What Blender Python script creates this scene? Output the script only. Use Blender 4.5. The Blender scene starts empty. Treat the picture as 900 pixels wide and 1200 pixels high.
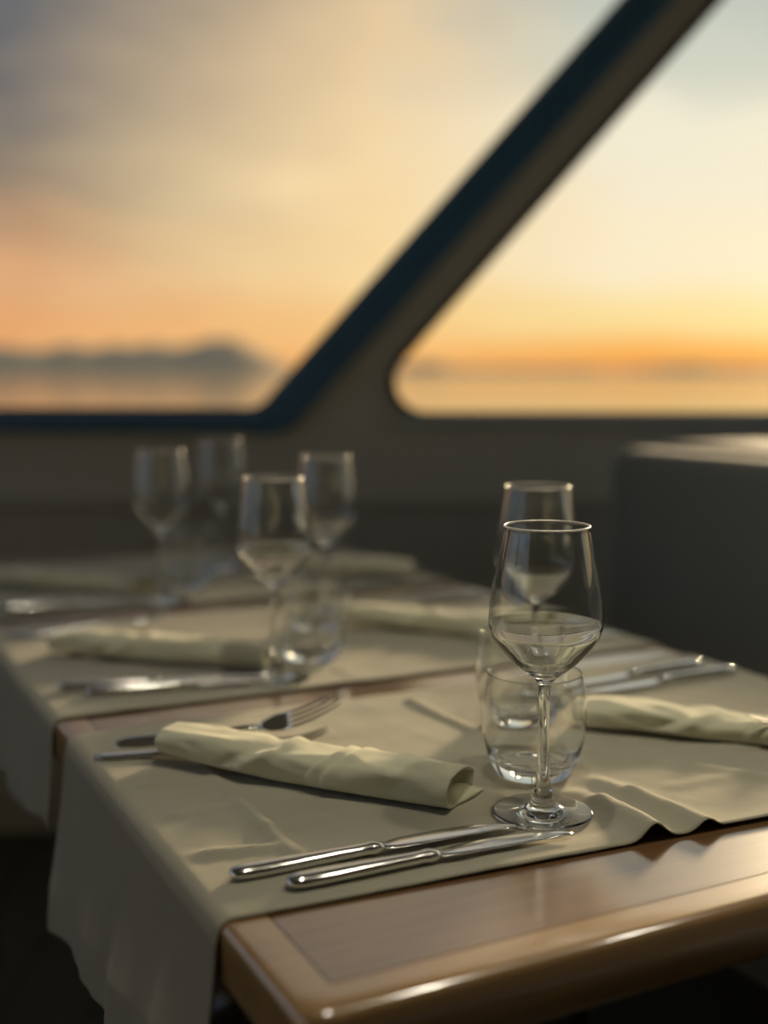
import bpy, bmesh, math, random
from mathutils import Vector, Matrix, noise
random.seed(7)
C = bpy.context.scene.collection
SC = bpy.context.scene
PI = math.pi

# ------------------------------------------------------------------ camera
YAW = math.radians(27.07)                 # camera heading, clockwise from the table's long axis (+Y)
PITCH = math.radians(6.64)
cd = bpy.data.cameras.new('camera'); cam = bpy.data.objects.new('camera', cd); C.objects.link(cam)
cam.location = (0, 0, 1.082)
cam.rotation_euler = (PI/2 - PITCH, 0, -YAW)
cd.sensor_fit = 'VERTICAL'; cd.sensor_height = 36; cd.lens = 42
cd.clip_start = 0.05; cd.clip_end = 60000
cd.dof.use_dof = True; cd.dof.focus_distance = 0.885; cd.dof.aperture_fstop = 2.0
SC.camera = cam

# ------------------------------------------------------------------ exposure
vs = SC.view_settings
vs.view_transform = 'Standard'; vs.look = 'None'; vs.gamma = 1; vs.use_curve_mapping = False
vs.exposure = 0.0
FILL_LAMP = 15.0                               # watts of each added ceiling downlight
SC.cycles.caustics_refractive = True; SC.cycles.caustics_reflective = True
SC.cycles.max_bounces = 16; SC.cycles.transmission_bounces = 14; SC.cycles.transparent_max_bounces = 24
SC.cycles.glossy_bounces = 8; SC.cycles.diffuse_bounces = 5
SC.cycles.sample_clamp_indirect = 6.0

def lin(r, g, b):
    f = lambda c: (c/255/12.92 if c/255 <= 0.04045 else ((c/255+0.055)/1.055)**2.4)
    return (f(r), f(g), f(b), 1)

# ------------------------------------------------------------------ sky
W_ = bpy.data.worlds.new('sunset_sky'); SC.world = W_; W_.use_nodes = True
nt = W_.node_tree; N = nt.nodes; K = nt.links
for n in list(N): N.remove(n)
def mth(nt, op, a, b=None, c=None, clamp=False):
    n = nt.nodes.new('ShaderNodeMath'); n.operation = op; n.use_clamp = clamp
    for i, v in enumerate((a, b, c)):
        if v is None: continue
        if isinstance(v, (int, float)): n.inputs[i].default_value = v
        else: nt.links.new(v, n.inputs[i])
    return n.outputs[0]
def ramp(nt, fac, stops, interp='EASE'):
    n = nt.nodes.new('ShaderNodeValToRGB'); cr = n.color_ramp; cr.interpolation = interp
    while len(cr.elements) > 1: cr.elements.remove(cr.elements[-1])
    cr.elements[0].position = stops[0][0]; cr.elements[0].color = stops[0][1]
    for p, c in stops[1:]:
        e = cr.elements.new(p); e.color = c
    nt.links.new(fac, n.inputs[0]); return n.outputs[0]
def mixc(nt, fac, a, b, mode='MIX'):
    n = nt.nodes.new('ShaderNodeMix'); n.data_type = 'RGBA'; n.blend_type = mode
    for s, v in ((n.inputs[0], fac), (n.inputs[6], a), (n.inputs[7], b)):
        if isinstance(v, (int, float)): s.default_value = v
        elif isinstance(v, tuple): s.default_value = v
        else: nt.links.new(v, s)
    return n.outputs[2]
tc = N.new('ShaderNodeTexCoord')
mp = N.new('ShaderNodeMapping'); mp.vector_type = 'POINT'; mp.inputs['Rotation'].default_value = (0, 0, YAW)
K.new(tc.outputs['Generated'], mp.inputs[0])             # +Y now points out over the bow windows
sp = N.new('ShaderNodeSeparateXYZ'); K.new(mp.outputs[0], sp.inputs[0])
az0 = mth(nt, 'ARCTAN2', sp.outputs[0], sp.outputs[1])   # radians, + = towards the sunset
hr = mth(nt, 'SQRT', mth(nt, 'ADD', mth(nt, 'POWER', sp.outputs[0], 2), mth(nt, 'POWER', sp.outputs[1], 2)))
el0 = mth(nt, 'ABSOLUTE', mth(nt, 'ARCTAN2', sp.outputs[2], hr))
# soft cloud masses
cm = N.new('ShaderNodeMapping'); cm.inputs['Scale'].default_value = (2.2, 2.2, 5.5); cm.inputs['Rotation'].default_value = (0, 0.35, 0); K.new(mp.outputs[0], cm.inputs[0])
cn = N.new('ShaderNodeTexNoise'); cn.inputs['Scale'].default_value = 1.6; cn.inputs['Detail'].default_value = 3; cn.inputs['Roughness'].default_value = .5; K.new(cm.outputs[0], cn.inputs[0])
cn2 = N.new('ShaderNodeTexNoise'); cn2.inputs['Scale'].default_value = 5; cn2.inputs['Detail'].default_value = 3; K.new(cm.outputs[0], cn2.inputs[0])
cl = mth(nt, 'SUBTRACT', cn.outputs[0], 0.5); cl2 = mth(nt, 'SUBTRACT', cn2.outputs[0], 0.5)
el = mth(nt, 'ADD', el0, mth(nt, 'MULTIPLY', mth(nt, 'MULTIPLY', cl, 0.28), mth(nt, 'MULTIPLY', el0, 4, clamp=True)))
az = mth(nt, 'ADD', mth(nt, 'ADD', az0, mth(nt, 'MULTIPLY', cl, 0.25)), mth(nt, 'MULTIPLY', cl2, 0.10))
# elevation ramps (0..~0.6 rad), for the cloud bank to port, the middle, the sunset side, and the far side of the sky
es = mth(nt, 'MULTIPLY', el, 1/0.6, clamp=True)
E_ = lambda d: math.radians(d)/0.6
left = ramp(nt, es, [(0, lin(222,150,95)), (E_(1.5), lin(238,170,112)), (E_(4), lin(228,174,126)), (E_(6.5), lin(190,153,120)), (E_(9), lin(140,124,111)), (E_(13), lin(108,106,108)), (E_(18), lin(102,106,112)), (E_(30), lin(120,128,136))])
mid = ramp(nt, es, [(0, lin(250,175,95)), (E_(1.6), lin(255,205,135)), (E_(5), lin(255,222,165)), (E_(10), lin(252,222,172)), (E_(14), lin(238,208,165)), (E_(18), lin(214,190,156)), (E_(30), lin(185,176,162))])
right = ramp(nt, es, [(0, lin(246,140,55)), (E_(.9), lin(253,180,90)), (E_(2.4), lin(255,226,158)), (E_(5.5), lin(254,238,205)), (E_(11), lin(246,238,215)), (E_(15), lin(214,216,200)), (E_(19), lin(196,202,192)), (E_(30), lin(190,188,178))])
back = ramp(nt, es, [(0, lin(165,178,192)), (E_(10), lin(155,176,200)), (E_(34), lin(140,166,200))])
f1 = mth(nt, 'MULTIPLY_ADD', az, 1/math.radians(16), 17/16, clamp=True)      # -16deg..+3deg
f2 = mth(nt, 'MULTIPLY_ADD', az, 1/math.radians(13), 1/13, clamp=True)       # -1deg..12deg
sm = lambda v: mth(nt, 'SMOOTH_MIN', v, 1.0, 0.2)
c = mixc(nt, f2, mixc(nt, f1, left, mid), right)
c = mixc(nt, mth(nt, 'MULTIPLY', mth(nt, 'GREATER_THAN', az0, 0), 0), c, c)
dev = mth(nt, 'ABSOLUTE', mth(nt, 'SUBTRACT', az0, math.radians(22)))
bk = mth(nt, 'MULTIPLY_ADD', dev, 1/math.radians(60), -50/60, clamp=True)
c = mixc(nt, bk, c, back)
# the glow round the low sun, just beyond the right edge of the view
SA, SE = math.radians(21), math.radians(2.2)
sv = N.new('ShaderNodeCombineXYZ'); 
for i, v in enumerate((math.sin(SA)*math.cos(SE), math.cos(SA)*math.cos(SE), math.sin(SE))): sv.inputs[i].default_value = v
dt = N.new('ShaderNodeVectorMath'); dt.operation = 'DOT_PRODUCT'; K.new(mp.outputs[0], dt.inputs[0]); K.new(sv.outputs[0], dt.inputs[1])
g1 = mth(nt, 'POWER', mth(nt, 'MAXIMUM', dt.outputs['Value'], 0), 70)
g2 = mth(nt, 'POWER', mth(nt, 'MAXIMUM', dt.outputs['Value'], 0), 900)
gs = N.new('ShaderNodeVectorMath'); gs.operation = 'SCALE'; gs.inputs[0].default_value = (1.0, .66, .16); K.new(mth(nt, 'MULTIPLY', g1, 0.11), gs.inputs['Scale'])
gt = N.new('ShaderNodeVectorMath'); gt.operation = 'SCALE'; gt.inputs[0].default_value = (1.0, .66, .28); K.new(mth(nt, 'MULTIPLY', g2, .25), gt.inputs['Scale'])
ad = N.new('ShaderNodeVectorMath'); ad.operation = 'ADD'; K.new(gs.outputs[0], ad.inputs[0]); K.new(gt.outputs[0], ad.inputs[1])
ad2 = N.new('ShaderNodeVectorMath'); ad2.operation = 'ADD'; K.new(c, ad2.inputs[0]); K.new(ad.outputs[0], ad2.inputs[1])
bgn = N.new('ShaderNodeBackground'); bgn.inputs['Strength'].default_value = 1.0; K.new(ad2.outputs[0], bgn.inputs[0])
wo = N.new('ShaderNodeOutputWorld'); K.new(bgn.outputs[0], wo.inputs[0])
W_.cycles.sampling_method = 'MANUAL'; W_.cycles.sample_map_resolution = 2048

# the low sun itself, beyond the starboard side of the bow, softened by thin cloud
sd = bpy.data.lights.new('sun', 'SUN'); sun = bpy.data.objects.new('sun', sd); C.objects.link(sun)
sd.energy = 4.8; sd.color = (1, .74, .44); sd.angle = math.radians(8)
_a, _e = math.radians(25) + YAW, math.radians(11)
sun.rotation_euler = Vector((math.sin(_a)*math.cos(_e), math.cos(_a)*math.cos(_e), math.sin(_e))).to_track_quat('Z', 'Y').to_euler()

# ------------------------------------------------------------------ materials
def mat(name, col, rough=.6, metal=0, coat=0, coat_rough=.05, ior=1.5, sheen=0, bump=None, vary=None, spec=.5):
    m = bpy.data.materials.new(name); m.use_nodes = True; t = m.node_tree; b = t.nodes['Principled BSDF']
    b.inputs['Base Color'].default_value = col; b.inputs['Roughness'].default_value = rough
    b.inputs['Metallic'].default_value = metal; b.inputs['IOR'].default_value = ior
    b.inputs['Coat Weight'].default_value = coat; b.inputs['Coat Roughness'].default_value = coat_rough
    b.inputs['Sheen Weight'].default_value = sheen; b.inputs['Specular IOR Level'].default_value = spec
    tx = t.nodes.new('ShaderNodeTexCoord')
    if bump:
        sc, st, dist = bump
        n = t.nodes.new('ShaderNodeTexNoise'); n.inputs['Scale'].default_value = sc; n.inputs['Detail'].default_value = 4
        t.links.new(tx.outputs['Object'], n.inputs[0])
        bp = t.nodes.new('ShaderNodeBump'); bp.inputs['Strength'].default_value = st; bp.inputs['Distance'].default_value = dist
        t.links.new(n.outputs[0], bp.inputs['Height']); t.links.new(bp.outputs[0], b.inputs['Normal'])
    if vary:
        sc, c2 = vary
        n = t.nodes.new('ShaderNodeTexNoise'); n.inputs['Scale'].default_value = sc; n.inputs['Detail'].default_value = 5
        t.links.new(tx.outputs['Object'], n.inputs[0])
        t.links.new(mixc(t, n.outputs[0], col, c2), b.inputs['Base Color'])
    return m

def fabric(name, col, col2, weave=1400, sheen=.25, bumpd=.00025):
    m = mat(name, col, .85, sheen=sheen, spec=.25); t = m.node_tree; b = t.nodes['Principled BSDF']
    tx = t.nodes.new('ShaderNodeTexCoord')
    n = t.nodes.new('ShaderNodeTexNoise'); n.inputs['Scale'].default_value = 14; n.inputs['Detail'].default_value = 6; t.links.new(tx.outputs['Object'], n.inputs[0])
    t.links.new(mixc(t, n.outputs[0], col, col2), b.inputs['Base Color'])
    wx = t.nodes.new('ShaderNodeTexWave'); wx.bands_direction = 'X'; wx.inputs['Scale'].default_value = weave/6.28; wx.inputs['Distortion'].default_value = 1
    wy = t.nodes.new('ShaderNodeTexWave'); wy.bands_direction = 'Y'; wy.inputs['Scale'].default_value = weave/6.28; wy.inputs['Distortion'].default_value = 1
    for w in (wx, wy): t.links.new(tx.outputs['Object'], w.inputs[0])
    h = mth(t, 'ADD', wx.outputs['Fac'], wy.outputs['Fac'])
    n2 = t.nodes.new('ShaderNodeTexNoise'); n2.inputs['Scale'].default_value = 60; n2.inputs['Detail'].default_value = 4; t.links.new(tx.outputs['Object'], n2.inputs[0])
    h2 = mth(t, 'ADD', mth(t, 'MULTIPLY', h, .25), mth(t, 'MULTIPLY', n2.outputs[0], 3.0))
    bp = t.nodes.new('ShaderNodeBump'); bp.inputs['Strength'].default_value = .6; bp.inputs['Distance'].default_value = bumpd
    t.links.new(h2, bp.inputs['Height']); t.links.new(bp.outputs[0], b.inputs['Normal'])
    return m

def wood(name, c1, c2, axis, coat=1.0, rough=.35, coat_rough=.06, scale=1.0):
    m = mat(name, c1, rough, coat=coat, coat_rough=coat_rough); t = m.node_tree; b = t.nodes['Principled BSDF']
    b.inputs['Coat IOR'].default_value = 2.3
    tx = t.nodes.new('ShaderNodeTexCoord'); mp = t.nodes.new('ShaderNodeMapping')
    s = [60*scale]*3; s[axis] = 3*scale; mp.inputs['Scale'].default_value = s
    t.links.new(tx.outputs['Object'], mp.inputs[0])
    n = t.nodes.new('ShaderNodeTexNoise'); n.inputs['Scale'].default_value = 1; n.inputs['Detail'].default_value = 6; n.inputs['Distortion'].default_value = .6; t.links.new(mp.outputs[0], n.inputs[0])
    t.links.new(ramp(t, n.outputs[0], [(.3, c1), (.7, c2)]), b.inputs['Base Color'])
    n2 = t.nodes.new('ShaderNodeTexNoise'); n2.inputs['Scale'].default_value = 9; n2.inputs['Detail'].default_value = 3; t.links.new(tx.outputs['Object'], n2.inputs[0])
    bp = t.nodes.new('ShaderNodeBump'); bp.inputs['Strength'].default_value = .2; bp.inputs['Distance'].default_value = .001
    t.links.new(mth(t, 'ADD', n2.outputs[0], mth(t, 'MULTIPLY', n.outputs[0], .06)), bp.inputs['Height'])
    t.links.new(bp.outputs[0], b.inputs['Coat Normal']); t.links.new(bp.outputs[0], b.inputs['Normal'])
    return m

M = {}
M['glass'] = mat('clear_glass', (1,1,1,1), 0.0, ior=1.46); _b = M['glass'].node_tree.nodes['Principled BSDF']; _b.inputs['Transmission Weight'].default_value = 1
_b.inputs['Base Color'].default_value = (.985,.995,.99,1)
M['steel'] = mat('polished_steel', (.78,.78,.77,1), .15, metal=1, bump=(30,.15,.0006))
M['linen'] = fabric('linen_runner', (.41,.39,.30,1), (.365,.345,.265,1))
M['napkin'] = fabric('napkin_cotton', (.70,.69,.51,1), (.64,.63,.46,1), weave=1800, sheen=.3)
M['rim_wood'] = wood('varnished_table_edge', (.42,.25,.10,1), (.33,.19,.075,1), 0, coat_rough=.12)
M['inset_wood'] = wood('varnished_table_veneer', (.21,.11,.045,1), (.15,.078,.032,1), 0, coat_rough=.12)
M['dark_wood'] = wood('dark_wood', (.05,.03,.018,1), (.035,.02,.012,1), 2, coat=.3)
M['groove'] = mat('dark_groove', (.05,.03,.02,1), .6)
M['wall'] = mat('wall_lining', (.64,.61,.49,1), .7, bump=(60,.2,.001), vary=(3,(.60,.57,.455,1)))
M['wall_low'] = mat('wall_lining_dark', (.57,.545,.44,1), .7, vary=(3,(.54,.515,.415,1)))
M['ceiling'] = mat('ceiling_lining', (.36,.35,.31,1), .8, vary=(3,(.34,.33,.29,1)))
M['navy'] = mat('navy_frame', (.06,.17,.28,1), .35, spec=.6)
M['gasket'] = mat('black_gasket', (.006,.012,.016,1), .5)
M['sill'] = mat('grey_sill', (.52,.54,.50,1), .45)
M['floor'] = mat('floor_board', (.07,.068,.045,1), .5, vary=(8,(.055,.052,.036,1)))
M['subfloor'] = mat('subfloor', (.006,.006,.005,1), .8)
M['upholstery'] = mat('grey_upholstery', (.205,.215,.20,1), .75, sheen=.3, bump=(300,.25,.0006), vary=(5,(.19,.20,.185,1)))
M['upholstery_top'] = mat('pale_ledge', (.24,.225,.20,1), .6, vary=(5,(.21,.2,.18,1)))
M['base'] = mat('bench_base', (.03,.028,.02,1), .6)
M['hill'] = mat('hill_scrub', (.50,.35,.19,1), 1, vary=(.01,(.42,.30,.17,1)))
# window pane: thin clear glass
m = bpy.data.materials.new('window_glass'); m.use_nodes = True; t = m.node_tree
for n in list(t.nodes): t.nodes.remove(n)
o = t.nodes.new('ShaderNodeOutputMaterial'); mx = t.nodes.new('ShaderNodeMixShader'); tr = t.nodes.new('ShaderNodeBsdfTransparent'); gl = t.nodes.new('ShaderNodeBsdfGlossy'); fr = t.nodes.new('ShaderNodeFresnel')
gl.inputs['Roughness'].default_value = 0; fr.inputs[0].default_value = 1.25; tr.inputs[0].default_value = (.985,.99,.985,1)
t.links.new(fr.outputs[0], mx.inputs[0]); t.links.new(tr.outputs[0], mx.inputs[1]); t.links.new(gl.outputs[0], mx.inputs[2]); t.links.new(mx.outputs[0], o.inputs[0])
M['pane'] = m
# sea
m = mat('sea_water', (.05,.06,.06,1), .08, ior=3.0); t = m.node_tree; b = t.nodes['Principled BSDF']
tx = t.nodes.new('ShaderNodeTexCoord'); n = t.nodes.new('ShaderNodeTexNoise'); n.inputs['Scale'].default_value = .6; n.inputs['Detail'].default_value = 4; t.links.new(tx.outputs['Object'], n.inputs[0])
bp = t.nodes.new('ShaderNodeBump'); bp.inputs['Strength'].default_value = .25; bp.inputs['Distance'].default_value = .05; t.links.new(n.outputs[0], bp.inputs['Height']); t.links.new(bp.outputs[0], b.inputs['Normal'])
M['sea'] = m

# ------------------------------------------------------------------ helpers
def mesh_obj(name, verts, faces, m, parent=None, smooth=True, loc=None, rot=None):
    me = bpy.data.meshes.new(name); me.from_pydata([tuple(v) for v in verts], [], faces); me.update()
    if smooth:
        me.polygons.foreach_set('use_smooth', [True]*len(me.polygons))
    me.materials.append(m)
    o = bpy.data.objects.new(name, me); C.objects.link(o)
    if parent: o.parent = parent
    if loc: o.location = loc
    if rot: o.rotation_euler = rot
    return o
def tag(o, label=None, cat=None, group=None, kind=None):
    for k, v in (('label', label), ('category', cat), ('group', group), ('kind', kind)):
        if v: o[k] = v
    return o
def empty(name, loc, rz=0, rot=None):
    o = bpy.data.objects.new(name, None); C.objects.link(o); o.location = loc; o.rotation_euler = rot or (0,0,rz); o.empty_display_size = .05; return o
def fix_normals(o):
    bm = bmesh.new(); bm.from_mesh(o.data); bmesh.ops.recalc_face_normals(bm, faces=bm.faces); bm.to_mesh(o.data); bm.free(); return o
def box(name, x0, x1, y0, y1, z0, z1, m, parent=None, bev=.004, seg=2, loc=None, rot=None):
    bm = bmesh.new(); bmesh.ops.create_cube(bm, size=1)
    for v in bm.verts: v.co = Vector(((x0+x1)/2 + v.co.x*(x1-x0), (y0+y1)/2 + v.co.y*(y1-y0), (z0+z1)/2 + v.co.z*(z1-z0)))
    if bev: bmesh.ops.bevel(bm, geom=list(bm.edges), offset=bev, segments=seg, profile=.5, affect='EDGES')
    me = bpy.data.meshes.new(name); bm.to_mesh(me); bm.free()
    me.polygons.foreach_set('use_smooth', [bev > .008]*len(me.polygons))
    me.materials.append(m); o = bpy.data.objects.new(name, me); C.objects.link(o)
    if parent: o.parent = parent
    if loc: o.location = loc
    if rot: o.rotation_euler = rot
    return o
def rotz(ang): return (0, 0, ang)
def catmull(P, n):
    out = []
    for i in range(len(P)-1):
        p0 = P[max(i-1,0)]; p1 = P[i]; p2 = P[i+1]; p3 = P[min(i+2,len(P)-1)]
        for k in range(n):
            t = k/n
            out.append(tuple(.5*((2*b)+(-a+c)*t+(2*a-5*b+4*c-d)*t*t+(-a+3*b-3*c+d)*t**3) for a,b,c,d in zip(p0,p1,p2,p3)))
    out.append(P[-1]); return out
def lathe(name, prof, seg, m, parent=None):
    vs, fs = [], []; rings = []
    for r, z in prof:
        if r < 1e-6: rings.append([len(vs)]); vs.append((0,0,z))
        else:
            rings.append(list(range(len(vs), len(vs)+seg)))
            for k in range(seg): a = 2*PI*k/seg; vs.append((r*math.cos(a), r*math.sin(a), z))
    for a, b in zip(rings, rings[1:]):
        for k in range(seg):
            q = (k+1) % seg
            if len(a) == 1: fs.append((a[0], b[q], b[k]))
            elif len(b) == 1: fs.append((a[k], a[q], b[0]))
            else: fs.append((a[k], a[q], b[q], b[k]))
    return fix_normals(mesh_obj(name, vs, fs, m, parent))
def loft(name, stations, m, parent=None, ns=16, power=2.6):
    """stations: (x, y, z, half_width, half_thick) along +x; superellipse sections"""
    vs, fs = [], []
    for (x, y, z, w, h) in stations:
        for k in range(ns):
            a = 2*PI*k/ns; ca, sa = math.cos(a), math.sin(a)
            vs.append((x, y + w*math.copysign(abs(ca)**(2/power), ca), z + h*math.copysign(abs(sa)**(2/power), sa)))
    for i in range(len(stations)-1):
        for k in range(ns):
            q = (k+1) % ns; fs.append((i*ns+k, (i+1)*ns+k, (i+1)*ns+q, i*ns+q))
    fs.append(tuple(range(ns))); fs.append(tuple(reversed(range((len(stations)-1)*ns, len(stations)*ns))))
    return vs, fs
def merge(parts):
    V, Fc = [], []
    for v, f in parts:
        b = len(V); V += v; Fc += [tuple(i+b for i in q) for q in f]
    return V, Fc
def dup(root, loc, rot, label, group):
    r = root.copy(); C.objects.link(r); r.location = loc; r.rotation_euler = rot; r['label'] = label; r['group'] = group
    for ch in list(root.children):
        c = ch.copy(); C.objects.link(c); c.parent = r
        for g in list(ch.children):
            d = g.copy(); C.objects.link(d); d.parent = c
    return r

# ------------------------------------------------------------------ room shell (square to the view: s = to the right, w = forwards)
R2 = Vector((math.cos(YAW), -math.sin(YAW), 0)); F2 = Vector((math.sin(YAW), math.cos(YAW), 0))
def RW(s, w, z): return R2*s + F2*w + Vector((0,0,z))
HC = 2.32; D = 2.75; SR = 2.15; SL = -2.3; WB = -2.4

def rpoly(pts, n=8):
    """2D polygon (x, y, radius) -> rounded outline"""
    out = []
    L = len(pts)
    for i in range(L):
        p = Vector(pts[i][:2]); a = Vector(pts[i-1][:2]); b = Vector(pts[(i+1)%L][:2]); r = pts[i][2]
        if r <= 0: out.append(tuple(p)); continue
        d1 = (a-p).normalized(); d2 = (b-p).normalized(); ang = d1.angle(d2); tl = r/math.tan(ang/2)
        c = p + (d1+d2).normalized()*(r/math.sin(ang/2)); s = p + d1*tl; e = p + d2*tl
        a0 = math.atan2(s.y-c.y, s.x-c.x); a1 = math.atan2(e.y-c.y, e.x-c.x); da = (a1-a0+PI) % (2*PI) - PI
        for k in range(n+1):
            t = a0+da*k/n; out.append((c.x+r*math.cos(t), c.y+r*math.sin(t)))
    return out
def slab(name, outer, holes, depth, m, parent=None, kind=None):
    """flat panel in local XY with holes, thickness along local Z (0..depth)"""
    cu = bpy.data.curves.new(name, 'CURVE'); cu.dimensions = '2D'; cu.fill_mode = 'BOTH'; cu.extrude = depth/2
    for loop in [outer]+holes:
        s = cu.splines.new('POLY'); s.points.add(len(loop)-1); s.use_cyclic_u = True
        for p, (x, y) in zip(s.points, loop): p.co = (x, y, 0, 1)
    tmp = bpy.data.objects.new('tmp', cu); C.objects.link(tmp)
    dg = bpy.context.evaluated_depsgraph_get(); me = bpy.data.meshes.new_from_object(tmp.evaluated_get(dg))
    bpy.data.objects.remove(tmp); bpy.data.curves.remove(cu)
    me.transform(Matrix.Translation((0,0,depth/2))); me.materials.clear(); me.materials.append(m)
    me.name = name
    o = bpy.data.objects.new(name, me); C.objects.link(o)
    if parent: o.parent = parent
    if kind: o['kind'] = kind
    return o
def wall_matrix(origin, right, out):
    """local x = right, local y = up, local z = out of the room"""
    r = Vector(right).normalized(); o_ = Vector(out).normalized(); u = Vector((0,0,1))
    m_ = Matrix((( r.x,u.x,o_.x,origin[0]),(r.y,u.y,o_.y,origin[1]),(r.z,u.z,o_.z,origin[2]),(0,0,0,1)))
    return m_
def ring_bar(name, loop, offs_in, offs_out, z0, z1, m, parent, closed=True, bev=.006, idx=None, slant=False):
    """bar following a loop; section from offs_in to offs_out (outwards of loop), z0..z1 towards the room (negative local z)"""
    n = len(loop); area = sum(loop[i][0]*loop[(i+1)%n][1]-loop[(i+1)%n][0]*loop[i][1] for i in range(n)); sg = 1 if area > 0 else -1
    nor = []
    for i in range(n):
        a = Vector(loop[i-1]); p = Vector(loop[i]); b = Vector(loop[(i+1)%n])
        e1 = (p-a).normalized(); e2 = (b-p).normalized(); n1 = Vector((e1.y,-e1.x))*sg; n2 = Vector((e2.y,-e2.x))*sg
        nn = n1+n2; k = nn.normalized(); nor.append(k/max(.35, k.dot(n1)))
    b_ = bev
    sec = [(offs_in, z0), (offs_in, z1+b_), (offs_in+b_*.3, z1+b_*.3), (offs_in+b_, z1), (offs_out-b_, z1), (offs_out-b_*.3, z1+b_*.3), (offs_out, z1+b_), (offs_out, z0)]
    vs, fs = [], []; rng = list(range(n)) if idx is None else idx; ns = len(sec)
    for i in rng:
        for (o_, z) in sec:
            q = Vector(loop[i]) + nor[i]*(o_ if o_ < .03 or not slant else o_*(.50+.62*abs(nor[i].normalized().x))); vs.append((q.x, q.y, z))
    cnt = len(rng); lim = cnt if idx is None else cnt-1
    for i in range(lim):
        j = (i+1) % cnt
        for k in range(ns):
            q = (k+1) % ns; fs.append((i*ns+k, j*ns+k, j*ns+q, i*ns+q))
    if idx is not None: fs += [tuple(range(ns)), tuple(reversed(range((cnt-1)*ns, cnt*ns)))]
    return fix_normals(mesh_obj(name, vs, fs, m, parent, smooth=False))

# window outlines in the bow wall (metres across, metres up)
winL = rpoly([(-2.05,.987,.06), (-.282,.987,.07), (.795,2.185,.06), (-2.05,2.185,.06)], 10)
winR = rpoly([(-.066,.990,.073), (1.95,.990,.06), (1.95,2.185,.06), (.998,2.185,.06)], 12)
def make_window(n, loop, wm, thick, mi, parts):
    w = slab('window_%d' % n, loop, [], .008, M['pane'], None, 'structure'); w.matrix_world = wm @ Matrix.Translation((0,0,thick*.35))
    for args in parts(loop): pass
    return w
wallF = slab('wall_front', [(SL,0),(SR,0),(SR,HC),(SL,HC)], [winL, winR], .07, M['wall'], None, 'structure')
wmF = wall_matrix(RW(0, D, 0), R2, F2); wallF.matrix_world = wmF
paneL = slab('window_1', winL, [], .008, M['pane'], None, 'structure'); paneL.matrix_world = wmF @ Matrix.Translation((0,0,.03))
paneR = slab('window_2', winR, [], .008, M['pane'], None, 'structure'); paneR.matrix_world = wmF @ Matrix.Translation((0,0,.03))
ring_bar('window_frame', winL, -.006, .076, -.03, -.062, M['navy'], paneL, bev=.014, slant=True)
ring_bar('gasket', winL, -.016, .004, -.012, -.032, M['gasket'], paneL, bev=.004)
ring_bar('window_frame', winR, -.004, .012, -.03, -.044, M['gasket'], paneR, bev=.003)
# pale grey sill below the starboard window
sl = box('window_sill', .03, 1.93, .958, .989, -.052, -.03, M['sill'], paneR, bev=.005)

def plain_wall(name, length, holes, m_):
    o = slab(name, [(0,0),(length,0),(length,HC),(0,HC)], holes, .07, M['wall'], None, 'structure'); o.matrix_world = m_; return o
LEN = D - WB
def added_side_windows(base, origin, right, out, length, spans, n0, name):  # side windows out of view, added to let more sky light in
    holes = [rpoly([(a,.99,.07),(b,.99,.07),(b,2.15,.07),(a,2.15,.07)], 6) for a, b in spans]
    m_ = wall_matrix(origin, right, out); plain_wall(name, length, holes, m_)
    for k, h in enumerate(holes):
        p = slab('window_%d' % (n0+k), h, [], .008, M['pane'], None, 'structure'); p.matrix_world = m_ @ Matrix.Translation((0,0,.03))
        ring_bar('window_frame', h, -.004, .03, -.03, -.05, M['gasket'], p, bev=.005)
added_side_windows(None, RW(SR, D, 0), -F2, R2, LEN, [(.25,1.75)], 3, 'wall_right')
added_side_windows(None, RW(SL, WB, 0), F2, -R2, LEN, [(1.3,2.9),(3.1,4.9)], 4, 'wall_left')
plain_wall('wall_back', SR-SL, [], wall_matrix(RW(SR, WB, 0), -R2, -F2))
bpy.data.objects['wall_back'].data.materials[0] = M['dark_wood']
fl = mesh_obj('ceiling', [RW(SL,WB,HC), RW(SR,WB,HC), RW(SR,D,HC), RW(SL,D,HC), RW(SL,WB,HC+.06), RW(SR,WB,HC+.06), RW(SR,D,HC+.06), RW(SL,D,HC+.06)],
    [(0,1,2,3),(7,6,5,4),(0,4,5,1),(1,5,6,2),(2,6,7,3),(3,7,4,0)], M['ceiling'], smooth=False); fl['kind'] = 'structure'
fl = mesh_obj('floor', [RW(SL,WB,-.03), RW(SR,WB,-.03), RW(SR,D,-.03), RW(SL,D,-.03), RW(SL,WB,-.06), RW(SR,WB,-.06), RW(SR,D,-.06), RW(SL,D,-.06)],
    [(3,2,1,0),(4,5,6,7),(0,1,5,4),(1,2,6,5),(2,3,7,6),(3,0,4,7)], M['subfloor'], smooth=False); fl['kind'] = 'structure'
# floor boards, running along the line of sight
pw = .148; k = 0; base = None
n_b = int((SR-SL)/.15)
for i in range(n_b):
    s0 = SL + i*.15 + .001
    if base is None:
        base = box('floor_board', 0, pw, 0, D-WB-.01, -.03, 0, M['floor'], fl, bev=.002, seg=1); b_ = base
    else:
        b_ = base.copy(); C.objects.link(b_)
    b_.parent = fl; b_.location = RW(s0, WB+.005, 0); b_.rotation_euler = (0,0,-YAW)
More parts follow.
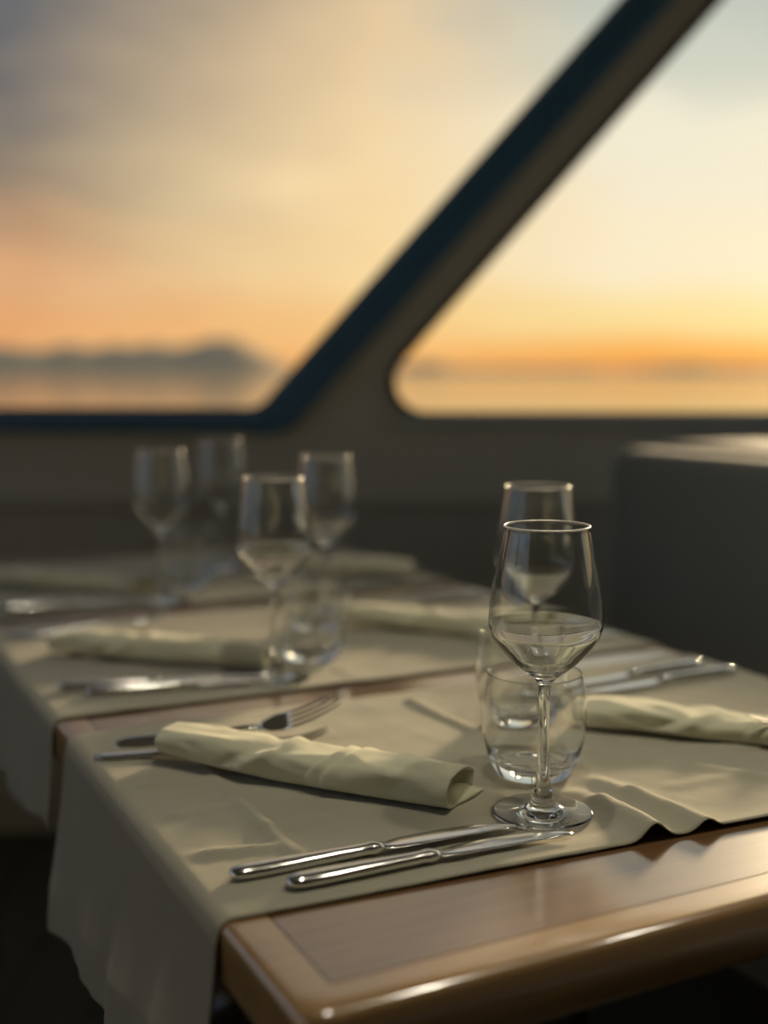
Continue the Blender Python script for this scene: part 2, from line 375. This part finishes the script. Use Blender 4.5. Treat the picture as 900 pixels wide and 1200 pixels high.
# surface-mounted downlights added to brighten the dark interior: open can, lens deep inside
lit = bpy.data.materials.new('fill_lamp_lens'); lit.use_nodes = True; _b = lit.node_tree.nodes['Principled BSDF']
_b.inputs['Emission Color'].default_value = (1, .86, .62, 1); _b.inputs['Emission Strength'].default_value = 6
spot = bpy.data.lights.new('fill_downlight_beam', 'SPOT'); spot.energy = FILL_LAMP; spot.color = (1, .90, .70); spot.spot_size = math.radians(104); spot.spot_blend = 1; spot.shadow_soft_size = .03
for i, (s_, w_, lb) in enumerate([(.05,.85,'added fill downlight over the left edge of the table'), (.60,.85,'added fill downlight over the middle of the table'), (1.15,.90,'added fill downlight over the bench beside the table')]):
    lamp = empty('fill_downlight', RW(s_, w_, HC)); tag(lamp, lb, 'lamp', 'added fill downlights')
    lathe('fill_lamp_can', [(.050,0),(.050,-.088),(.048,-.090),(.046,-.088),(.046,0)], 40, M['sill'], lamp)
    lathe('lens', [(0,-.002),(.046,-.002),(.046,-.010),(0,-.013)], 40, lit, lamp)
    so = bpy.data.objects.new('beam', spot); C.objects.link(so); so.parent = lamp; so.location = (0,0,-.086)
# lower wall lining, proud of the wall, with a cap ledge
lo = box('trim_1', SL+.01, SR-.01, D-.028, D-.001, .0, .775, M['wall_low'], None, bev=.003, rot=(0,0,-YAW)); lo['kind'] = 'structure'
lo = box('trim_2', SL+.01, SR-.01, D-.040, D-.001, .775, .797, M['wall_low'], None, bev=.004, rot=(0,0,-YAW)); lo['kind'] = 'structure'

# ------------------------------------------------------------------ table
X0, X1, Y0, Y1, ZT = .226, .957, .535, 2.21, .75
TH = .042
tb = empty('dining_table', ((X0+X1)/2, (Y0+Y1)/2, 0))
tag(tb, 'long varnished wooden table with lighter border and darker inset top', 'table')
def tl(v): return (v[0]-(X0+X1)/2, v[1]-(Y0+Y1)/2, v[2])
outer = rpoly([(X0,Y0,.020),(X1,Y0,.020),(X1,Y1,.02),(X0,Y1,.02)], 6)
inner = rpoly([(X0+.031,Y0+.028,.0),(X1-.031,Y0+.028,.0),(X1-.031,Y1-.028,.0),(X0+.031,Y1-.028,.0)], 1)
cx, cy = (X0+X1)/2, (Y0+Y1)/2
# border: profile swept round the rounded rectangle, mitred inwards
def border():
    prof = [(-.0001,-TH),( .010,-TH)]  # placeholder
    vs, fs = [], []
    n = len(outer)
    def inset(p, d):
        x, y = p; hx = (X1-X0)/2; hy = (Y1-Y0)/2
        return (cx + (x-cx)*(hx-d)/hx, cy + (y-cy)*(hy-d)/hy)
    r = .0075; sec = []
    sec.append((.030, -TH)); sec.append((r, -TH))
    for k in range(1, 5): a = PI/2*k/4; sec.append((r-r*math.sin(a), -TH+r-r*math.cos(a)))
    for k in range(1, 6): a = PI/2*k/5; sec.append((r-r*math.cos(a), -r+r*math.sin(a)))
    sec.append((.020, 0)); sec.append((.0295, 0)); sec.append((.0300, -.0006)); sec.append((.0300, -.004))
    ns = len(sec)
    for p in outer:
        for d, z in sec:
            q = inset(p, d) if d < .025 else (min(max(inset(p, d)[0], X0+d), X1-d), min(max(inset(p, d)[1], Y0+d), Y1-d))
            if d >= .025:   # square inner corners
                ix = X0+d if p[0] < cx else X1-d; iy = Y0+d if p[1] < cy else Y1-d
                q = (ix, iy)
            vs.append(tl((q[0], q[1], ZT+z)))
    for i in range(n):
        j = (i+1) % n
        for k in range(ns-1): fs.append((i*ns+k, j*ns+k, j*ns+k+1, i*ns+k+1))
    o = fix_normals(mesh_obj('border', vs, fs, M['rim_wood'], tb, smooth=True))
    o.data.set_sharp_from_angle(angle=math.radians(50))
    return o
border()
box('top_panel', *[v for v in (tl((X0+.0305,0,0))[0], tl((X1-.0305,0,0))[0], tl((0,Y0+.0305,0))[1], tl((0,Y1-.0305,0))[1])], ZT-.030, ZT-.0003, M['inset_wood'], tb, bev=.0008, seg=1)
box('inlay_line', tl((X0+.0295,0,0))[0], tl((X1-.0295,0,0))[0], tl((0,Y0+.0295,0))[1], tl((0,Y1-.0295,0))[1], ZT-.034, ZT-.0016, M['groove'], tb, bev=0)
for yy in (-.45, .45):
    pd = lathe('pedestal', [(0,.0),(.20,0),(.20,.012),(.17,.02),(.05,.035),(.042,.06),(.042,.66),(.06,.69),(.15,.707),(0,.707)], 32, M['dark_wood'], tb); pd.location = (.06, yy, 0)

# ------------------------------------------------------------------ cloth runners
def seg_d(px, py, x1, y1, x2, y2):
    dx, dy = x2-x1, y2-y1; L2 = dx*dx+dy*dy; t = max(0, min(1, ((px-x1)*dx+(py-y1)*dy)/L2)); return math.hypot(px-x1-t*dx, py-y1-t*dy)
RIDGES = [
    (0.545, 0.640, 0.551, 0.716, 0.0120, 0.011), (0.551, 0.716, 0.538, 0.755, 0.0030, 0.012),
    (0.592, 0.625, 0.586, 0.719, 0.0080, 0.010), (0.586, 0.719, 0.572, 0.771, 0.0050, 0.011),
    (0.658, 0.775, 0.711, 0.700, 0.0030, 0.012), (0.629, 0.719, 0.727, 0.716, 0.0020, 0.010),
    (0.627, 0.817, 0.755, 0.765, 0.0030, 0.012), (0.310, 0.941, 0.305, 0.842, 0.0025, 0.005),
    (0.305, 0.842, 0.304, 0.781, 0.0055, 0.0075), (0.304, 0.781, 0.305, 0.729, 0.0045, 0.0065),
    (0.231, 0.916, 0.264, 0.910, 0.0040, 0.006), (0.254, 0.838, 0.301, 0.838, 0.0035, 0.006),
    (0.231, 0.765, 0.295, 0.747, 0.0042, 0.006), (0.304, 0.781, 0.350, 0.783, 0.0030, 0.007),
    (0.547, 1.033, 0.552, 0.902, -0.0010, 0.004), (0.559, 1.038, 0.563, 0.905, 0.0035, 0.005),
    (0.552, 0.902, 0.600, 0.889, 0.0015, 0.006), (0.600, 0.637, 0.680, 0.634, 0.0020, 0.012)]
def runner(name, y_near, y_far, x_skew, ridges, hemL, hemR, res, seed, label, flare=.02):
    rr = .0085; gap = .0012
    # arc-length stations: left hang, corner, top, corner, right hang
    S = []
    nh = int(.17/res)
    for k in range(nh): S.append(('L', 1-k/nh))
    for k in range(5): S.append(('CL', k/5))
    nt_ = int((X1-X0-2*rr)/res)
    for k in range(nt_+1): S.append(('T', k/nt_))
    for k in range(1,6): S.append(('CR', k/5))
    for k in range(1,nh+1): S.append(('R', k/nh))
    ny = int((y_far-y_near)/res); vs, fs = [], []
    z0 = ZT + gap
    for j in range(ny+1):
        v = j/ny
        for kind, t in S:
            if kind == 'T': x = X0+rr+t*(X1-X0-2*rr)
            elif kind in ('L','CL'): x = X0
            else: x = X1
            y = (y_near + x_skew*(x-X0))*(1-v) + (y_far + x_skew*.3*(x-X0))*v
            wv = noise.noise(Vector((y*16, seed*3.1, x*3)))*1.0 + .5*noise.noise(Vector((y*38, seed, 5)))
            if kind == 'T':
                h = 0
                for (a,b,c_,d_,hh,ww) in ridges:
                    g = hh*math.exp(-(seg_d(x,y,a,b,c_,d_)/ww)**2); h = max(h, g) + .25*min(h, g)
                h += .0016*max(0, noise.noise(Vector((x*9+seed, y*22, 1)))+.1) + .0008*max(0,noise.noise(Vector((x*40+seed, y*40, 2))))
                for (ox, oy, orr) in KEEP:
                    dd = math.hypot(x-ox, y-oy)
                    if dd < orr+.02: h *= max(0, min(1, (dd-orr)/.02))
                ed = min(1, min(t, 1-t)*(X1-X0)/.02)
                vs.append((x, y, z0 + max(h, 0)*ed))
            elif kind in ('CL','CR'):
                sg = -1 if kind == 'CL' else 1; a = (t if kind == 'CL' else 1-t)*PI/2; ro = rr+gap
                xc = X0+rr if kind == 'CL' else X1-rr
                vs.append((xc + sg*ro*math.cos(a), y, ZT-rr + ro*math.sin(a)))
            else:
                sg = -1 if kind == 'L' else 1; hem = (hemL if kind == 'L' else hemR)
                hz = hem(v)
                z = (ZT-rr) + (hz-(ZT-rr))*t
                amp = min(1, t*1.3)
                out = gap + .001 + amp*(flare*(.45+.55*t) + .005*wv*t + .002*math.sin(y*60+seed)*t)
                yy = y + (.005*math.sin(y*22+seed))*t*t + (v-.5)*.02*t
                xe = X0 if sg < 0 else X1
                vs.append((xe + sg*max(out, gap), yy, z))
    n = len(S)
    for j in range(ny):
        for i in range(n-1): fs.append((j*n+i, j*n+i+1, (j+1)*n+i+1, (j+1)*n+i))
    o = mesh_obj(name, vs, fs, M['linen'])
    md = o.modifiers.new('thickness', 'SOLIDIFY'); md.thickness = .0010; md.offset = 1
    tag(o, label, 'table runner', 'linen runners across the table')
    return o
GL = [(.501,.718),(.670,.977),(.472,1.183),(.655,1.452),(.492,1.665),(.665,1.900)]
TU = [(.546,.797),(.618,.923),(.542,1.250),(.612,1.388),(.552,1.762),(.605,1.860)]
KEEP = [(x,y,.040) for x,y in GL] + [(x,y,.036) for x,y in TU]
ZC = ZT + .0022     # top face of the flat cloth
runner('table_runner', .660, 1.078, -.060, RIDGES, lambda v: .606-.040*v**2+.008*math.sin(v*9), lambda v: .60, .0042, 1, 'linen table runner nearest the camera, rippled along its near edge')
RB = [(.55,1.15,.56,1.27,.002,.006),(.31,1.2,.305,1.5,.002,.006),(.70,1.2,.80,1.23,.002,.01)]
runner('table_runner', 1.136, 1.565, -.02, RB, lambda v: .640-.035*v+.006*math.sin(v*14), lambda v: .60, .009, 4, 'middle linen table runner, with the nearest wood strip before it', .008)
runner('table_runner', 1.645, 2.10, -.03, [(.31,1.7,.305,2.0,.002,.006),(.70,1.7,.80,1.8,.003,.012)], lambda v: .61-.02*v, lambda v: .60, .009, 8, 'farthest linen table runner, bluish and blurred near the windows')

# ------------------------------------------------------------------ glassware
outer_p = [(0,0),(.020,0),(.0355,.0002),(.0370,.0009),(.0374,.0017),(.0368,.0025),(.031,.0030),(.022,.0039),(.0145,.0057),(.0098,.0092),(.0072,.0155),(.0055,.0260),(.0045,.042),(.0041,.062),(.0042,.085),(.0047,.096),(.0056,.1010),(.0085,.1042),(.0125,.1075),(.0225,.1155),(.0285,.1218),(.0348,.1288),(.0397,.1360),(.0419,.1430),(.0422,.1485),(.0419,.1540),(.0408,.1660),(.0385,.1800),(.0347,.1990),(.0312,.2180)]
inner_p = [(.0300,.2180),(.0338,.1990),(.0377,.1800),(.0400,.1660),(.0411,.1540),(.0413,.1485),(.0410,.1440),(.0387,.1372),(.0336,.1305),(.0272,.1240),(.0208,.1180),(.0120,.1115),(.0050,.1090),(0,.1098)]
def wineglass():
    op = catmull(outer_p[1:], 4); ip = catmull(inner_p, 4)
    ip = [(max(r,0), z) for r, z in ip]; ip[-1] = (0, inner_p[-1][1])
    rim = [(.0312-.0006*(1-math.cos(a)), .2180+.0008*math.sin(a)) for a in [PI*k/6 for k in range(1,6)]]
    return lathe('wine_glass', [(0,0)] + op + rim + ip, 96, M['glass'])
wg = wineglass()
M['rim'] = mat('rim_highlight_bead', (1,.97,.90,1), .45, metal=.6)  # pale metallic bead, added so the glass rims show a bright highlight
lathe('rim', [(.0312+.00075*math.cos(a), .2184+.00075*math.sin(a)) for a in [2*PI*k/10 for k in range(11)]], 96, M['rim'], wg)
glabels = ['clear stemmed wine glass in front, in sharp focus beside the knives',
 'stemmed wine glass directly behind the sharp front wine glass',
 'blurred wine glass standing at the near side of the middle runner',
 'blurred wine glass just right of and behind the middle runner\'s nearer glass',
 'faint blurred wine glass at the near side of the farthest runner',
 'faintest wine glass, farthest of all, against the wall below the left window']
for i, (x, y) in enumerate(GL):
    o = wg if i == 0 else dup(wg, (0,0,0), (0,0,0), glabels[i], 'wine glasses on the table')
    o.location = (x, y, ZC+.0002); o.rotation_euler = (0,0,i*.7)
    tag(o, glabels[i], 'wine glass', 'wine glasses on the table')
to = [(.012,.0008),(.024,.0002),(.0285,.0008),(.0318,.0040),(.0352,.0110),(.0385,.0210),(.0410,.0330),(.0422,.0440),(.0420,.0560),(.0408,.0680),(.0392,.0780),(.0384,.0832)]
ti = [(.0372,.0832),(.0380,.0780),(.0396,.0680),(.0408,.0560),(.0410,.0440),(.0398,.0330),(.0372,.0230),(.0330,.0160),(.0250,.0125),(.0120,.0112),(0,.0108)]
def tumbler():
    rim = [(.0384-.0006*(1-math.cos(a)), .0832+.0006*math.sin(a)) for a in [PI*k/6 for k in range(1,6)]]
    ip = catmull(ti, 4); ip[-1] = (0, ti[-1][1]); ip = [(max(r,0), z) for r,z in ip]
    return lathe('tumbler', [(0,.0012)] + catmull(to, 4) + rim + ip, 96, M['glass'])
tg = tumbler()
tlabels = ['clear rounded water tumbler just behind the stem of the sharp wine glass',
 'water tumbler partly hidden behind the nearest tumbler',
 'blurred tumbler beside the foot of the middle runner\'s nearer wine glass',
 'blurred tumbler behind the other one on the middle runner',
 'faint blurred tumbler at the near side of the farthest runner',
 'faint blurred tumbler at the far side of the farthest runner']
for i, (x, y) in enumerate(TU):
    o = tg if i == 0 else tg.copy()
    if i: C.objects.link(o)
    o.location = (x, y, ZC+.0002); o.rotation_euler = (0,0,i*.9); o.scale = (1.02,1.02,1.03)
    tag(o, tlabels[i], 'glass', 'water tumblers on the table')

# ------------------------------------------------------------------ cutlery
def make_knife():
    k = empty('table_knife', (0,0,0))
    st = [(0,.0018,.0012),(.0012,.0045,.0026),(.004,.0066,.0036),(.010,.0080,.0042),(.022,.0082,.0044),(.045,.0074,.0043),(.070,.0064,.0041),(.090,.0056,.0039),(.098,.0052,.0038),(.101,.0060,.0044),(.104,.0060,.0044),(.1065,.0050,.0036),(.110,.0052,.0028)]
    v, f = loft('', [(x,0,.0046,w,h) for x,w,h in st], None, ns=20, power=2.4); mesh_obj('handle', v, f, M['steel'], k)
    bs = [(.1085,0,.0048,.0024),(.113,.0003,.0062,.0018),(.118,.0010,.0078,.0013),(.125,.0016,.0090,.0011),(.140,.0020,.0096,.0010),(.160,.0020,.0097,.0009),(.180,.0014,.0090,.0008),(.195,-.0002,.0074,.0007),(.205,-.0022,.0052,.0006),(.211,-.0040,.0030,.0005),(.2145,-.0054,.0010,.0004)]
    v, f = loft('', [(x,y,.0040,w,h) for x,y,w,h in bs], None, ns=12, power=1.6); mesh_obj('blade', v, f, M['steel'], k)
    return k
def make_fork(lift):
    k = empty('table_fork', (0,0,0))
    lz = lambda x: lift*max(0, x-.125)**1.15/.055
    st = [(0,.002,.0010,.004),(.002,.0055,.0016,.0038),(.008,.0085,.0020,.0036),(.020,.0092,.0021,.004),(.045,.0075,.0020,.005),(.075,.0052,.0021,.007),(.100,.0040,.0022,.0095),(.118,.0037,.0022,.0105),(.130,.0048,.0018,.0105)]
    v, f = loft('', [(x,0,z+lz(x),w,h) for x,w,h,z in st], None, ns=16, power=2.3); mesh_obj('handle', v, f, M['steel'], k)
    hs = [(.128,.0045,.0017,.0106),(.133,.0072,.0014,.0106),(.138,.0105,.0012,.0104),(.144,.0122,.0011,.0108),(.150,.0126,.0011,.0102),(.154,.0127,.0010,.0102)]
    parts = [loft('', [(x,0,z+lz(x),w,h) for x,w,h,z in hs], None, ns=16, power=3)]
    for q in range(4):
        y = -.0106 + q*.00707
        ts = [(.152,y,.0102,.0021,.0010),(.162,y*.99,.0106,.0019,.0010),(.175,y*.98,.0125,.0018,.0010),(.188,y*.96,.0160,.0016,.0009),(.197,y*.95,.0195,.0012,.0008),(.201,y*.95,.0212,.0004,.0004)]
        parts.append(loft('', [(a,b,c+lz(a),d,e) for a,b,c,d,e in ts], None, ns=8, power=2.5))
    v, f = merge(parts); mesh_obj('tines', v, f, M['steel'], k)
    return k
kn = make_knife(); fk = make_fork(.018); fk2 = make_fork(0)
def ang(a, b): return math.atan2(b[1]-a[1], b[0]-a[0])
KN = [((.250,.7105),(.464,.703),'nearest setting: upper table knife of the pair below the napkin'),
      ((.278,.6815),(.494,.673),'table knife closest to the bare wood edge at the near side'),
      ((.251,1.238),(.466,1.190),'blurred knife at the near left of the middle runner, farther from the edge'),
      ((.272,1.205),(.480,1.165),'blurred knife lying nearest the edge of the middle runner'),
      ((.260,1.715),(.470,1.700),'farther of two faint knives on the farthest runner'),
      ((.270,1.685),(.480,1.668),'nearer of two faint knives on the farthest runner'),
      ((.936,.976),(.722,.972),'nearer bright knife behind the right-hand napkin'),
      ((.924,1.016),(.712,1.003),'farther bright knife behind the right-hand napkin'),
      ((.930,1.480),(.718,1.475),'nearer knife at the right end of the middle runner'),
      ((.920,1.515),(.708,1.512),'farther knife at the right end of the middle runner')]
for i, (a, b, lb) in enumerate(KN):
    loc = (a[0], a[1], ZC+.0006); rot = (0, 0, ang(a, b))
    if i == 0: kn.location = loc; kn.rotation_euler = rot; tag(kn, lb, 'knife', 'table knives on the runners')
    else: dup(kn, loc, rot, lb, 'table knives on the runners')
FK = [((.257,1.028),(.447,.958),-2.5,22,'fork of the nearest setting with its tines raised behind the napkin'),
      ((.232,1.001),(.425,.925),0,0,'fork whose handle end pokes out left of the nearest napkin'),
      ((.950,.730),(.765,.760),-3,0,'fork with dark tines at the right edge before the right-hand napkin'),
      ((.247,1.520),(.440,1.500),0,0,'blurred fork behind the napkin on the middle runner'),
      ((.935,1.185),(.745,1.215),0,0,'fork at the right end of the middle runner')]
for i, (a, b, tilt, roll, lb) in enumerate(FK):
    loc = (a[0], a[1], ZC-.0015); rot = (math.radians(roll), math.radians(tilt), ang(a, b))
    if i == 0: fk.location = loc; fk.rotation_euler = rot; tag(fk, lb, 'fork', 'table forks on the runners')
    elif i == 1: fk2.location = loc; fk2.rotation_euler = rot; tag(fk2, lb, 'fork', 'table forks on the runners')
    else: dup(fk2, loc, rot, lb, 'table forks on the runners')

# ------------------------------------------------------------------ napkins
def make_napkin(seed, loc, rz, label, lift=.006, L=.272, W=.060, H=.026, taper=.25):
    """a long soft roll of folded cloth: rounded body, hem bands, an under-fold sticking out at one end"""
    root = empty('napkin', loc, rz); tag(root, label, 'napkin', 'folded napkins on the runners')
    nl, ns = (230 if seed == 1 else 100), 56; vs, fs = [], []
    for i in range(nl+1):
        u = i/nl; x = -L/2 + L*u
        # slimmer, raised left end; crisp flat right end
        ew = 1 - taper*(1-min(1, u/.30))**1.6
        eh = 1 - .25*(1-min(1, u/.22))**2
        endc = 1.0
        if u < .035: endc = math.sqrt(max(.02, 1-(1-u/.035)**2))
        w = W/2*ew*(1+.03*math.sin(u*9+seed)); h = H/2*eh*(1-.06*math.sin(u*5+seed))
        zc = h + lift*max(0, 1-u/.45)
        for k in range(ns):
            a = 2*PI*k/ns; ca, sa = math.cos(a), math.sin(a); p = 3.1 if sa < 0 else 2.5
            y = w*math.copysign(abs(ca)**(2/p), ca)*endc; z = h*math.copysign(abs(sa)**(2/p), sa)*endc
            # flat top slopes to the back
            if sa > 0: z += .0028*(-ca)*abs(sa)
            # hem bands (two stitched edges crossing the body at a slant)
            d = 0
            if sa > -.75:
                for c0 in (.585, .635):
                    uu = u - (c0 + .045*max(0,sa)*(1 if ca > 0 else 1) + .02*ca)
                    d += .0026/(1+math.exp(-uu/.0016)) - .0026/(1+math.exp(-(uu-.03)/.009))
            d += .0030*noise.noise(Vector((u*7+seed, ca*1.6, sa*1.6))) + .0007*noise.noise(Vector((u*17+seed, ca*3, sa*3)))
            # broad diagonal drape fold near the middle
            dd = (u - .36 - .10*sa)/.028
            d += .0035*math.exp(-dd*dd) if sa > -.3 else 0
            dd = (u - .30 - .10*sa)/.03
            d -= .0022*math.exp(-dd*dd) if sa > -.3 else 0
            if sa < -.4: d *= .25
            vs.append((x, y + d*ca, zc + z + d*max(0, sa)))
    for i in range(nl):
        for k in range(ns):
            q = (k+1) % ns; fs.append((i*ns+k, (i+1)*ns+k, (i+1)*ns+q, i*ns+q))
    fs.append(tuple(range(ns)))
    # recessed spiral-ish right end: a rim, then sunk inwards
    b = nl*ns
    last = b
    for (sc, dx) in ((.90, .0008), (.82, -.006), (.60,-.012)):
        o0 = len(vs)
        cz = sum(vs[b+k][2] for k in range(ns))/ns; cyy = sum(vs[b+k][1] for k in range(ns))/ns
        for k in range(ns):
            p = vs[b+k]; vs.append((p[0]+dx, cyy+(p[1]-cyy)*(1-(1-sc)*.55), cz+(p[2]-cz)*sc))
        for k in range(ns):
            q = (k+1) % ns; fs.append((last+k, o0+k, o0+q, last+q))
        last = o0
    fs.append(tuple(reversed(range(last, last+ns))))
    fix_normals(mesh_obj('folded_body', vs, fs, M['napkin'], root))
    # under-fold: thin double layer showing below the right end, tipped corner
    vs, fs = [], []; nx, ny = 24, 16
    for layer in (0, 1):
        for i in range(nx+1):
            for j in range(ny+1):
                u = i/nx; v = j/ny
                y = -W*.30 + W*.86*v
                x = L*.5 - .050 + u*(.048 + .009*v + .003*math.sin(v*3))
                z = .0006 + (.0085*(math.sin(PI*min(1, max(0, v)))**.6)*(1 if u < .8 else (1-u)/.2*.7+.3)) * (1 if layer else .12)
                z += .0010*noise.noise(Vector((u*5+seed, v*5, 3))) * (1 if layer else 0)
                vs.append((x, y, max(z, .0005)))
    o_ = (nx+1)*(ny+1)
    for i in range(nx):
        for j in range(ny):
            a = i*(ny+1)+j; fs.append((a, a+ny+1, a+ny+2, a+1)); fs.append((o_+a, o_+a+1, o_+a+ny+2, o_+a+ny+1))
    for i in range(nx):
        a = i*(ny+1); fs.append((a, o_+a, o_+a+ny+1, a+ny+1)); a += ny; fs.append((a, a+ny+1, o_+a+ny+1, o_+a))
    for j in range(ny):
        a = j; fs.append((a, a+1, o_+a+1, o_+a)); a = nx*(ny+1)+j; fs.append((a, o_+a, o_+a+1, a+1))
    fix_normals(mesh_obj('under_fold', vs, fs, M['napkin'], root))
    return root
NZ = ZC+.0004
make_napkin(1, (.373,.873,NZ), math.radians(-51.4), 'pale yellow folded napkin in the foreground between forks and knives', lift=.009)
make_napkin(5, (.760,.801,NZ), math.radians(-46.5), 'pale folded napkin at the right side of the nearest runner', taper=.0, H=.022)
make_napkin(9, (.386,1.325,NZ), math.radians(-41.5), 'blurred folded napkin at the left of the middle runner', taper=.1)
make_napkin(13, (.757,1.306,NZ), math.radians(-49), 'blurred folded napkin at the right of the middle runner', taper=.1)
make_napkin(17, (.385,1.835,NZ), math.radians(-42), 'faint folded napkin at the left of the farthest runner', taper=.1)
make_napkin(21, (.815,1.775,NZ), math.radians(-46+180), 'faint folded napkin at the right of the farthest runner', taper=.1)

# ------------------------------------------------------------------ bench along the right of the table
bn = empty('bench', (1.45, .9, 0)); tag(bn, 'dark grey upholstered bench with high backrest along the right of the table', 'bench')
box('backrest', .0, .13, -1.3, .985, .44, .936, M['upholstery'], bn, bev=.035, seg=5)
box('ledge', .135, .40, -1.3, .985, .0, .944, M['upholstery_top'], bn, bev=.012, seg=3)
box('seat', -.43, -.002, -1.3, .985, .34, .45, M['upholstery'], bn, bev=.03, seg=4)
box('seat_base', -.40, .125, -1.29, .975, 0, .338, M['base'], bn, bev=.005)

# ------------------------------------------------------------------ outside: sea and far shores
sea = mesh_obj('sea', [(-30000,-30000,-1.3),(30000,-30000,-1.3),(30000,30000,-1.3),(-30000,30000,-1.3)], [(0,1,2,3)], M['sea'], smooth=False)
sea['kind'] = 'structure'
def shore(name, az0, az1, dist, prof, depth):
    """ridge of land seen from the boat: prof(t) -> height in metres"""
    vs, fs = [], []; n, mrows = 160, 7
    for i in range(n+1):
        t = i/n; a = math.radians(az0 + (az1-az0)*t); d = R2*math.sin(a)+F2*math.cos(a)
        h = prof(t)
        for j in range(mrows):
            q = j/(mrows-1); z = -2 + h*math.sin(PI*q)**.8*(1+.15*noise.noise(Vector((t*30, q*3, 1)))) + (2 if 0<q<1 else 0)
            p = d*(dist + depth*q); vs.append((p.x, p.y, z))
    for i in range(n):
        for j in range(mrows-1): a = i*mrows+j; fs.append((a, a+1, a+mrows+1, a+mrows))
    o = fix_normals(mesh_obj(name, vs, fs, M['hill'])); o['kind'] = 'structure'; return o
def pl(t):     # -40..-3 deg
    az = -40 + 37*t
    h = 1.28 + .08*math.sin(az*.9) + .12*noise.noise(Vector((az*.8,0,0)))
    h += .50*math.exp(-((az+7.3)/2.0)**2)
    if az > -7.0: h *= max(0, 1-((az+7.0)/3.2))**.8
    return 3000*math.tan(math.radians(max(h, 0)))
shore('hills', -40, -3.2, 2700, pl, 600)
def pr(t):
    az = -2 + 62*t
    h = .26 + .12*noise.noise(Vector((az*.5, 3, 0))) + .06*noise.noise(Vector((az*1.7, 5, 0)))
    h += .25*math.exp(-((az-2.2)/1.2)**2); h += .15*math.exp(-((az-14)/1.5)**2)
    h *= min(1, t*40)
    return 9000*math.tan(math.radians(max(h, .02)))
shore('far_coast', -2, 60, 8500, pr, 900)
